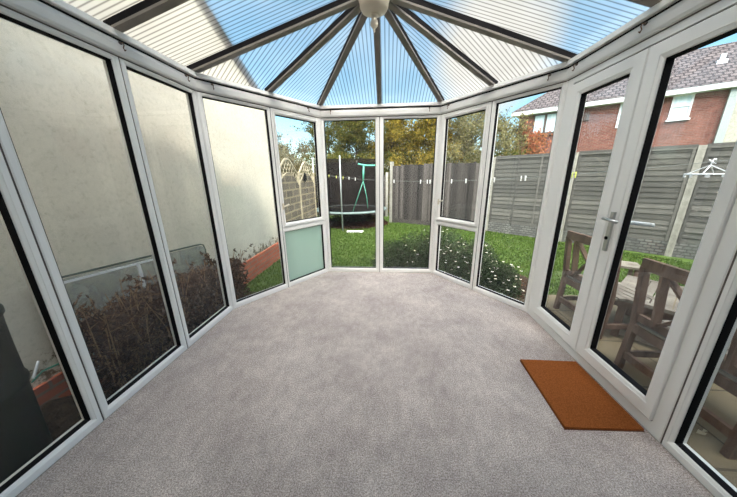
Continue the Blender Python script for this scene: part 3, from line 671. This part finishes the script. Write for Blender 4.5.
# ------------------------------------------------------------------ trampoline
tr = tag(empty('trampoline', (-1.30, 8.95, GZ)), 'round trampoline with tall black safety net on the lawn', 'trampoline')
R = 1.22; DZ = .56
mb = MB(); mb.tube([(R*math.cos(a*PI/24), R*math.sin(a*PI/24), DZ) for a in range(49)], .022, 8); mb.build('rim', M['tube'], tr, True)
mb = MB(); mb.lathe((0, 0, 0), [(R+.03, DZ-.02), (R+.04, DZ+.015), (R-.2, DZ+.03), (R-.2, DZ-.01)], 48); mb.build('edge_pad', M['pad'], tr, True)
mb = MB(); mb.lathe((0, 0, 0), [(0, DZ), (R-.2, DZ)], 48); mb.build('jumping_mat', M['mat_black'], tr)
mb = MB(); mb.lathe((0, 0, 0), [(R-.1, DZ+.03), (R-.08, DZ+1.6)], 48); mb.build('safety_net', M['net'], tr, True)
for k in range(6):
    a = -PI/2-.087+k*PI/3; x, y = (R-.02)*math.cos(a), (R-.02)*math.sin(a)
    MB().tube([(x, y, 0), (x, y, DZ)], .02, 8).build('leg', M['tube'], tr, True)
    MB().tube([(x*1.02, y*1.02, DZ-.3), (x*1.02, y*1.02, DZ+1.68)], .022, 8).build('net_pole', M['tube'], tr, True)
# green top bar and forked strap on the front of the net
fy = -1.26; q = .30
mb = MB(); mb.tube([(.13+q, fy, 2.0), (.22+q, fy-.01, 1.975), (.36+q, fy, 1.95), (.55+q, fy+.06, 1.945), (.72+q, fy+.25, 1.97)], .024, 8); mb.build('green_top_bar', M['teal'], tr, True)
mb = MB(); mb.tube([(.29+q, fy, 1.95), (.27+q, fy-.01, 1.52)], .026, 8); mb.tube([(.27+q, fy-.01, 1.52), (.12+q, fy-.03, 1.1), (-.06+q, fy-.03, .62)], .009, 6); mb.tube([(.27+q, fy-.01, 1.52), (.36+q, fy-.02, 1.1), (.4+q, fy-.02, .74)], .009, 6); mb.build('green_strap', M['teal'], tr, True)
# leaves and litter heap under the trampoline
mb = MB(); scatter_quads(mb, 6500, lambda: (lambda a, r: (-1.25+1.25*math.cos(a)*r, 9.1+1.05*math.sin(a)*r, GZ+(.06 if math.sin(a) < .3 else .34)*(1-r**3)*random.random()+.03))(random.uniform(0, 6.28), math.sqrt(random.random())), .07)
tag(mb.build('leaf_heap', M['heap']), 'heap of brown dead leaves on the ground behind and under the trampoline', 'leaves', kind='stuff')
mb = MB(); mb.box(-1.25, -.75, 7.55, 7.75, GZ, GZ+.03); tag(mb.build('board', M['peg_white']), 'pale board lying on the grass in front of the trampoline', 'board')

# ------------------------------------------------------------------ clothes line and pegs
LA = V((-1.86, 7.75, 1.40)); LB = V((4.2, 2.1, 1.62))
def lp(t): p = LA.lerp(LB, t); p.z -= .36*4*t*(1-t)*.72; return p
mb = MB(); mb.tube([lp(i/40) for i in range(41)], .0035, 5); tag(mb.build('clothes_line', M['cord']), 'thin grey clothes line strung across the garden', 'clothes line')
def t_az(k):       # parameter where the line crosses the direction x = k*y
    return (k*LA.y-LA.x)/((LB.x-LA.x)-k*(LB.y-LA.y))
proto = None
pegd = [(-.226, 'peg_yellow', 'first at the left end'), (-.198, 'peg_yellow', 'second from the left, before the black net'), (-.172, 'peg_yellow', 'third from the left, before the black net'), (-.149, 'peg_white', 'just right of the yellow pegs before the net'),
        (-.125, 'peg_white', 'left of the green strap'), (.022, 'peg_white', 'just right of the first grey fence post'), (.121, 'peg_white', 'left one of the close pair before the board fence'), (.146, 'peg_white', 'middle peg of the close group before the board fence'), (.156, 'peg_white', 'right one of the close group before the board fence'),
        (.235, 'peg_white', 'seen left in the opening sash'), (.287, 'peg_white', 'seen right in the opening sash'), (.376, 'peg_white', 'beside the concrete post at the fence corner'), (.388, 'peg_white', 'right of the concrete corner post'),
        (.482, 'peg_white', 'left one of the two seen before the lap fence'), (.497, 'peg_white', 'right one of the two seen before the lap fence'), (.655, 'peg_yellow', 'left of two seen in the far door'), (.667, 'peg_yellow', 'right of two seen in the far door')]
for i, (k, c, w) in enumerate(pegd):
    p = lp(t_az(k)); s = .8
    pg = tag(empty('clothes_peg', (p.x, p.y, p.z), random.uniform(-.6, .6)), ('yellow' if 'yellow' in c else 'white')+' clothes peg on the line, '+w, 'clothes peg', 'pegs on the clothes line')
    MB().hexa([(-.006, -.008, -.045), (.006, -.008, -.045), (.006, -.001, -.045), (-.006, -.001, -.045), (-.006, -.012, .03), (.006, -.012, .03), (.006, -.005, .03), (-.006, -.005, .03)]).build('prong', M[c], pg)
    MB().hexa([(-.006, .001, -.045), (.006, .001, -.045), (.006, .008, -.045), (-.006, .008, -.045), (-.006, .005, .03), (.006, .005, .03), (.006, .012, .03), (-.006, .012, .03)]).build('prong', M[c], pg)
# round peg hanger
hk = lp(t_az(1.099)); pc = V((hk.x, hk.y, hk.z-.12)); HR = .15
ph = tag(empty('peg_hanger', pc), 'white round plastic peg hanger dangling from the clothes line', 'peg hanger')
mb = MB(); mb.tube([(1*HR*math.cos(a*PI/16), 1*HR*math.sin(a*PI/16), 0) for a in range(33)], .008, 6); mb.build('ring', M['white'], ph, True)
mb = MB()
for k in range(4): mb.tube([(1*HR*math.cos(k*PI/2+.5), 1*HR*math.sin(k*PI/2+.5), 0), (0, 0, .09)], .005, 5)
mb.build('strings', M['white'], ph)
mb = MB(); mb.tube([(0, 0, .085), (0, 0, .12), (.012, 0, .145), (.03, 0, .148), (.035, 0, .13)], .007, 6); mb.tube([(-.03, 0, .14), (.0, 0, .12), (.04, 0, .1)], .006, 6); mb.build('hook', M['white'], ph, True)
for k in range(8):
    a = k*PI/4; MB().box(1*HR*math.cos(a)-.007, 1*HR*math.cos(a)+.007, 1*HR*math.sin(a)-.007, 1*HR*math.sin(a)+.007, -.03, .01).build('peg', M['white'], ph)

# ------------------------------------------------------------------ patio furniture
def chair(name, loc, rot, W, label, cat='chair'):
    # local: back plane at x = 0 (towards the conservatory), seat out to +x, width along y from 0 to -W
    r = tag(empty(name, loc, rot), label, cat, 'wooden garden chairs'); H = .95; w = .045
    for y in (0, -W):
        MB().bar((.0, y, 0), (.03, y, .44), .04, .05, (1, 0, 0)).build('back_leg', M['oldwood'], r)
        MB().bar((.03, y, .43), (-.02, y, H-.02), .04, .05, (1, 0, 0)).build('back_post', M['oldwood'], r)
        MB().bar((.44, y, 0), (.42, y, .42), .04, .05, (1, 0, 0)).build('front_leg', M['oldwood'], r)
        MB().bar((.0, y, .14), (.44, y, .14), .03, .05).build('side_stretcher', M['oldwood'], r)
    MB().bar((-.02, .02, H), (-.02, -W-.02, H), .035, .09).build('top_rail', M['oldwood'], r)
    MB().bar((.03, 0, .5), (.03, -W, .5), .03, .06).build('lower_rail', M['oldwood'], r)
    for q in (.2, .8): MB().bar((.025, -W*q, .5), (-.018, -W*q, H-.04), .02, .06, (1, 0, 0)).build('back_slat', M['oldwood'], r)
    for a, b in ((.24, .76), (.76, .24)): MB().bar((.022, -W*a, .52), (-.014, -W*b, H-.05), .018, .045, (1, 0, 0)).build('cross_brace', M['oldwood'], r)
    MB().bar((.02, 0, .4), (.02, -W, .4), .03, .07).build('seat_rail', M['oldwood'], r); MB().bar((.43, 0, .4), (.43, -W, .4), .03, .07).build('seat_rail', M['oldwood'], r)
    MB().bar((.01, 0, .14), (.01, -W, .14), .03, .06).build('back_stretcher', M['oldwood'], r)
    for k in range(6): MB().box(.02+k*.075, .08+k*.075, -W-.02, .02, .438, .456).build('seat_slat', M['slat'], r)
    return r
chair('garden_chair', (2.02, 2.02, PZ), .02, .74, 'weathered wooden garden bench chair with crossed back nearest the doors, outside the near door leaf')
chair('garden_chair', (2.13, 3.06, PZ), .05, .62, 'wooden garden chair with crossed back further from the camera, outside the far door leaf')
u = V((.66, -.75, 0)).normalized(); v_ = V((.75, .66, 0)).normalized()
tb_ = tag(empty('garden_table', (2.24, 2.52, PZ), math.atan2(u.y, u.x)), 'low weathered slatted wooden garden table standing between the chairs', 'table')
TL, TW, TH = 1.05, .86, .45
mb = MB()
for k in range(13): mb.box(.06+k*(TL-.12)/13, .06+(k+.86)*(TL-.12)/13, .05, TW-.05, TH-.02, TH)
mb.build('top_slats', M['slat'], tb_)
mb = MB(); mb.box(0, TL, 0, .06, TH-.03, TH+.003); mb.box(0, TL, TW-.06, TW, TH-.03, TH+.003); mb.box(0, .06, .06, TW-.06, TH-.03, TH+.003); mb.box(TL-.06, TL, .06, TW-.06, TH-.03, TH+.003); mb.build('top_frame', M['slat'], tb_)
mb = MB(); mb.box(.04, TL-.04, .05, .075, TH-.11, TH-.03); mb.box(.04, TL-.04, TW-.075, TW-.05, TH-.11, TH-.03); mb.box(.04, .065, .075, TW-.075, TH-.11, TH-.03); mb.box(TL-.065, TL-.04, .075, TW-.075, TH-.11, TH-.03); mb.build('apron', M['oldwood'], tb_)
for x in (.1, TL-.1):
    for y in (.1, TW-.1): MB().box(x-.03, x+.03, y-.03, y+.03, 0, TH-.03).build('leg', M['oldwood'], tb_)
mb = MB(); mb.box(.06, TL-.06, .08, .12, .03, .09); mb.box(.06, TL-.06, TW-.12, TW-.08, .03, .09); mb.build('foot_rail', M['slat'], tb_)
st = tag(empty('garden_stool', (3.02, 3.68, PZ), -.5), 'small wooden stool with pale slatted top beyond the table at the lawn edge', 'stool')
MB().box(-.1, .45, 0, .3, .37, .40).build('seat', M['slat'], st)
for x in (-.05, .4):
    for y in (.04, .26): MB().box(x-.02, x+.02, y-.02, y+.02, 0, .37).build('leg', M['oldwood'], st)
lf = MB(); lf.add([(-.03, 0, .002), (0, -.02, .008), (.035, 0, .004), (0, .02, .012)], [(0, 1, 2, 3)]); lf.add([(.0, 0, .01), (.03, .02, .02), (.05, .01, .01)], [(0, 1, 2)])
o = lf.build('fallen_leaf', M['peg_white'], None, loc=(2.04, 1.42, PZ)); tag(o, 'pale curled fallen leaf on the patio slabs', 'leaf')
o.data.materials[0] = M['arch']

# ------------------------------------------------------------------ brick house beyond the fence
hd = V((.82276, -.56839, 0)); hang = math.atan2(hd.y, hd.x); hn = V((.56839, .82276, 0))
F0 = V((7.753, 18.279, 0)); W0 = F0+hd*.33+hn*.35
hs = tag(empty('brick_house', (W0.x, W0.y, GZ), hang), 'red brick two storey house with brown tiled roof beyond the right fence', 'house')
HL = 14.; HD = 7.; EZ = 4.95-GZ
MB().box(0, HL, 0, HD, 0, EZ).build('brick_wall', M['brick'], hs)
MB().box(-.4, HL+.3, -.40, -.30, EZ-.1, EZ+.12).build('fascia', M['fascia'], hs)
MB().box(-.4, HL+.3, -.30, 0, EZ-.1, EZ-.06).build('soffit', M['fascia'], hs)
rz = EZ+.12; rh = 2.55; mb = MB()
rp = [(-.42, -.42, rz), (HL+.4, -.42, rz), (HL+.4, HD+.4, rz), (-.42, HD+.4, rz), (2.6, HD/2, rz+rh), (HL-2, HD/2, rz+rh)]
mb.add(rp, [(0, 1, 5, 4), (1, 2, 5), (2, 3, 4, 5), (3, 0, 4), (3, 2, 1, 0)]); fix(mb.build('tiled_roof', M['tile'], hs))
def hwin(x0, x1, z0, z1, fm, mulls=(), trans=(), name='window'):
    z0 -= GZ; z1 -= GZ; mb = MB(); f = .07
    mb.box(x0, x1, -.05, .04, z0, z0+f); mb.box(x0, x1, -.05, .04, z1-f, z1); mb.box(x0, x0+f, -.05, .04, z0+f, z1-f); mb.box(x1-f, x1, -.05, .04, z0+f, z1-f)
    for q in mulls: mb.box(q-.06, q+.06, -.05, .04, z0+f, z1-f)
    for q in trans: mb.box(x0+f, x1-f, -.05, .04, q-GZ-.035, q-GZ+.035)
    w = mb.build('window', fm, hs); MB().box(x0+.02, x1-.02, -.015, 0.01, z0+.02, z1-.02).build('window_pane', M['house_glass'], w)
hwin(.80, 2.12, 3.72, 4.84, M['dark_frame'], (1.42,))
MB().box(.7, 2.2, -.12, 0, 3.62-GZ, 3.72-GZ).build('window_sill', M['dark_frame'], hs)
hwin(4.62, 5.3, 3.66, 4.86, M['fascia'], (), (4.28,)); hwin(6.45, 7.12, 3.82, 4.88, M['fascia'], (), (4.38,))
MB().box(6.4, 7.17, -.12, 0, 3.74-GZ, 3.82-GZ).build('window_sill', M['fascia'], hs)
MB().box(3.2, 3.45, -.1, 0, 4.2-GZ, 4.6-GZ).build('vent_grille', M['dark_frame'], hs)
MB().box(8.1, 8.35, -.16, 0, 0, EZ-.1).build('white_column', M['tube'], hs)
MB().box(8.35, 10.8, -.08, 0, .6, EZ-.35).build('pale_bay', M['concrete'], hs)
for x, yy in ((3.4, 1.3), (7.9, 1.5)):
    z = rz+(yy+.42)/(HD/2+.42)*rh
    mb = MB(); mb.box(x-.16, x+.16, yy-.12, yy+.12, z-.1, z+.09); mb.box(x-.08, x+.08, yy-.06, yy+.06, z+.09, z+.34); mb.build('roof_vent', M['fascia'], hs)

# ------------------------------------------------------------------ trees and hedges
def tree(x, y, h, rx, rz, leafm, nl, size, label, trunk=.09, base=.2, name='tree', cat='tree', lean=0, dens=.5, grp=None, ry=None):
    r = tag(empty(name, (x, y, GZ)), label, cat, grp); ry = ry or rx
    mb = MB(); tips = []
    mb.tube([(0, 0, 0), (.03, 0, h*.25), (-.04, .04, h*.5), (lean, 0, h*.85)], trunk, 7, trunk*.3)
    for _ in range(34):
        z0 = random.uniform(.12, .8)*h; a = random.uniform(0, 6.28); q = random.uniform(.4, 1)
        e = V((math.cos(a)*rx*q, math.sin(a)*ry*q, min(h*.98, z0+random.uniform(.15, .5)*rz))); s_ = V((0, 0, z0)); m_ = (s_+e)/2+V((0, 0, .12))
        mb.tube([s_, m_, e], trunk*.3, 5, .008); tips.append((m_, e))
        for _ in range(6):
            q_ = m_.lerp(e, random.random()); w = q_+V((random.gauss(0, .25), random.gauss(0, .25), random.uniform(.05, .5))); mb.tube([q_, w], .01, 4, .004); tips.append((q_, w))
    mb.build('trunk', M['bark'], r)
    mb = MB(); cl = [(random.gauss(0, .5), random.gauss(0, .5), random.random(), random.uniform(.25, .5)) for _ in range(70)]
    def pos():
        if random.random() > dens:
            q, w = random.choice(tips); return q.lerp(w, random.random())+V((random.gauss(0, .07), random.gauss(0, .07), random.gauss(0, .07)))
        c = random.choice(cl); d = V((random.gauss(0, 1), random.gauss(0, 1), random.gauss(0, 1))).normalized()*c[3]*random.random()**.4
        zz = base+c[2]*(h-base-.3); sh = math.sqrt(max(.05, 1-(max(0, zz/h-.45)/.58)**2))
        return (max(-1.2, min(1.2, c[0]))*rx*sh+d.x, max(-1.2, min(1.2, c[1]))*ry*sh+d.y, zz+d.z)
    scatter_quads(mb, nl, pos, size, aspect=.6); mb.build('foliage', leafm, r)
tree(.15, 12.6, 4.55, 1.1, 2.2, M['gold'], 26000, .085, 'golden leaved tree rising behind the left end of the grey board fence', dens=.7)
tree(1.75, 12.0, 4.5, 1.3, 2.2, M['gold'], 28000, .085, 'yellow leaved tree rising behind the middle of the grey board fence', dens=.7)
tree(-1.5, 12.8, 4.6, 1.3, 2.2, M['olive'], 26000, .085, 'olive green tree with gold tints behind the black trampoline net', dens=.75)
tree(-3.0, 13.6, 4.7, 1.2, 2.4, M['olive'], 18000, .08, 'thin olive tree with gaps of sky left of the trampoline', dens=.4)
tree(3.5, 11.8, 4.6, 1.3, 2.3, M['grey_leaf'], 26000, .08, 'grey green autumn tree seen through the opening sash', dens=.65)
tree(5.2, 12.3, 4.1, .9, 2, M['grey_leaf'], 4500, .09, 'sparse twiggy tree left of the brick house', dens=.2)
tree(6.1, 12.6, 3.6, .8, 1.6, M['rust'], 4500, .1, 'small rust red shrub in front of the corner of the brick house', dens=.5)
tree(-4.2, 10.2, 2.9, 1.3, 1.4, M['thin'], 24000, .07, 'bare twiggy grey brown hedge tree behind the arched fence', dens=.45)
tree(-5.6, 12.0, 3.5, 1.2, 1.7, M['thin'], 14000, .07, 'taller thin hedge tree further left behind the arched fence', dens=.3)
# low dark hedge filling behind the net and fence
hg = tag(empty('hedge', (-.6, 11.6, GZ)), 'dark green hedge along the foot of the trees behind the trampoline', 'hedge')
mb = MB(); scatter_quads(mb, 16000, lambda: (random.uniform(-4.5, 6.2), random.uniform(-.5, .5), random.uniform(0, 2.6)), .12); mb.build('foliage', M['olive'], hg)
mb = MB()
for k in range(24): x = -4.4+k*.45; mb.tube([(x, 0, 0), (x+.1, .1, 1.2), (x-.1, 0, 2.3)], .03, 5, .01)
mb.build('stems', M['bark'], hg)

# ------------------------------------------------------------------ light
SKYV, FILL_CLOUD = .6, 33
w = bpy.data.worlds.new('sky'); bpy.context.scene.world = w; w.use_nodes = True; nt = w.node_tree; nt.nodes.clear()
out = nt.nodes.new('ShaderNodeOutputWorld'); bg = nt.nodes.new('ShaderNodeBackground'); sky = nt.nodes.new('ShaderNodeTexSky')
sky.sky_type = 'NISHITA'; sky.sun_disc = False; sky.sun_elevation = math.radians(35); sdir = V((.86, -.51, 0)).normalized()
sky.sun_rotation = math.atan2(sdir.x, sdir.y); sky.air_density = 1.0; sky.dust_density = .7; sky.ozone_density = 1.2
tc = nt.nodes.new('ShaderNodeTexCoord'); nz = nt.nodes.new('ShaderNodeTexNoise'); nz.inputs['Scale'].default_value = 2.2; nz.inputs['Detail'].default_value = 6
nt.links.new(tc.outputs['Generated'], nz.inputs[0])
def lobe(direction, lo, hi, k=.5):       # 0..1 mask of an added bright patch around a direction of the sky
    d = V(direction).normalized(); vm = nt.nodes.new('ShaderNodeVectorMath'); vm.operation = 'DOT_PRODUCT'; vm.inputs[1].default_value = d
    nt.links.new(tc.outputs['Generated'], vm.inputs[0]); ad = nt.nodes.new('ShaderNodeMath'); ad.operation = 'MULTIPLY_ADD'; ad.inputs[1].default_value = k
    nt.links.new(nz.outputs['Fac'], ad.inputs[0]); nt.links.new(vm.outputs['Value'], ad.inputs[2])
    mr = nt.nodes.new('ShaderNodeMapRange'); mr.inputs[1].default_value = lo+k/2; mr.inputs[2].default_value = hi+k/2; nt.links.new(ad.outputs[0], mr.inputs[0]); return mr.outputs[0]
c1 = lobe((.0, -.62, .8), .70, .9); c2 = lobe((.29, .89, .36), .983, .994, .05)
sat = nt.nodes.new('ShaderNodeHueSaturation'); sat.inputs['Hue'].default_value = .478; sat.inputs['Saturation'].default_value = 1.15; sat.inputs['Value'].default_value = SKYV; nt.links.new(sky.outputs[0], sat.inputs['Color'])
m1 = nt.nodes.new('ShaderNodeMixRGB'); m1.inputs[2].default_value = (FILL_CLOUD, FILL_CLOUD*.98, FILL_CLOUD*.94, 1); nt.links.new(c1, m1.inputs[0]); nt.links.new(sat.outputs[0], m1.inputs[1])  # added bright bank behind the camera, unseen, to fill the interior with light
m2 = nt.nodes.new('ShaderNodeMixRGB'); m2.inputs[2].default_value = (2.15, 2.05, 1.85, 1); nt.links.new(c2, m2.inputs[0]); nt.links.new(m1.outputs[0], m2.inputs[1])  # pale sky patch put in for the sunlit glow of the right facet panels
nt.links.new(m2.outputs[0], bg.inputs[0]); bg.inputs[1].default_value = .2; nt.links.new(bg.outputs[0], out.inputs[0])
sl = bpy.data.lights.new('sun', 'SUN'); sl.energy = 1.2; sl.angle = math.radians(14); sl.color = (1, .93, .82)
so = bpy.data.objects.new('sun', sl); C.objects.link(so); el = math.radians(35)
sd = V((sdir.x*math.cos(el), sdir.y*math.cos(el), math.sin(el))); so.rotation_euler = sd.to_track_quat('Z', 'Y').to_euler(); so.location = (5, -8, 12)

# ------------------------------------------------------------------ camera
f = 254.9069; pi_, ro, ya = .27603, .01180, -.07760
cam = bpy.data.cameras.new('camera'); cam.sensor_width = 36; cam.sensor_fit = 'HORIZONTAL'; cam.lens = 36*f/737; cam.clip_start = .02; cam.clip_end = 300
co = bpy.data.objects.new('camera', cam); C.objects.link(co); bpy.context.scene.camera = co
c_, s_ = math.cos(ya), math.sin(ya)
xr = V((c_, -s_, 0)); yf = V((s_, c_, 0)); zu = V((0, 0, 1))        # camera x axis / level forward in world
cp, sp_ = math.cos(pi_), math.sin(pi_)
fw = yf*cp-zu*sp_; up = yf*sp_+zu*cp
cr_, sr_ = math.cos(ro), math.sin(ro)
X_ = xr*cr_-up*sr_; U_ = xr*sr_+up*cr_
mat4 = Matrix(((X_.x, U_.x, -fw.x, 0), (X_.y, U_.y, -fw.y, 0), (X_.z, U_.z, -fw.z, 1.35), (0, 0, 0, 1)))
co.matrix_world = mat4
vs = bpy.context.scene.view_settings; vs.view_transform = 'Standard'; vs.look = 'None'; vs.gamma = 1; vs.use_curve_mapping = False; vs.exposure = 1.36
bpy.context.scene.cycles.transparent_max_bounces = 24; bpy.context.scene.cycles.max_bounces = 10
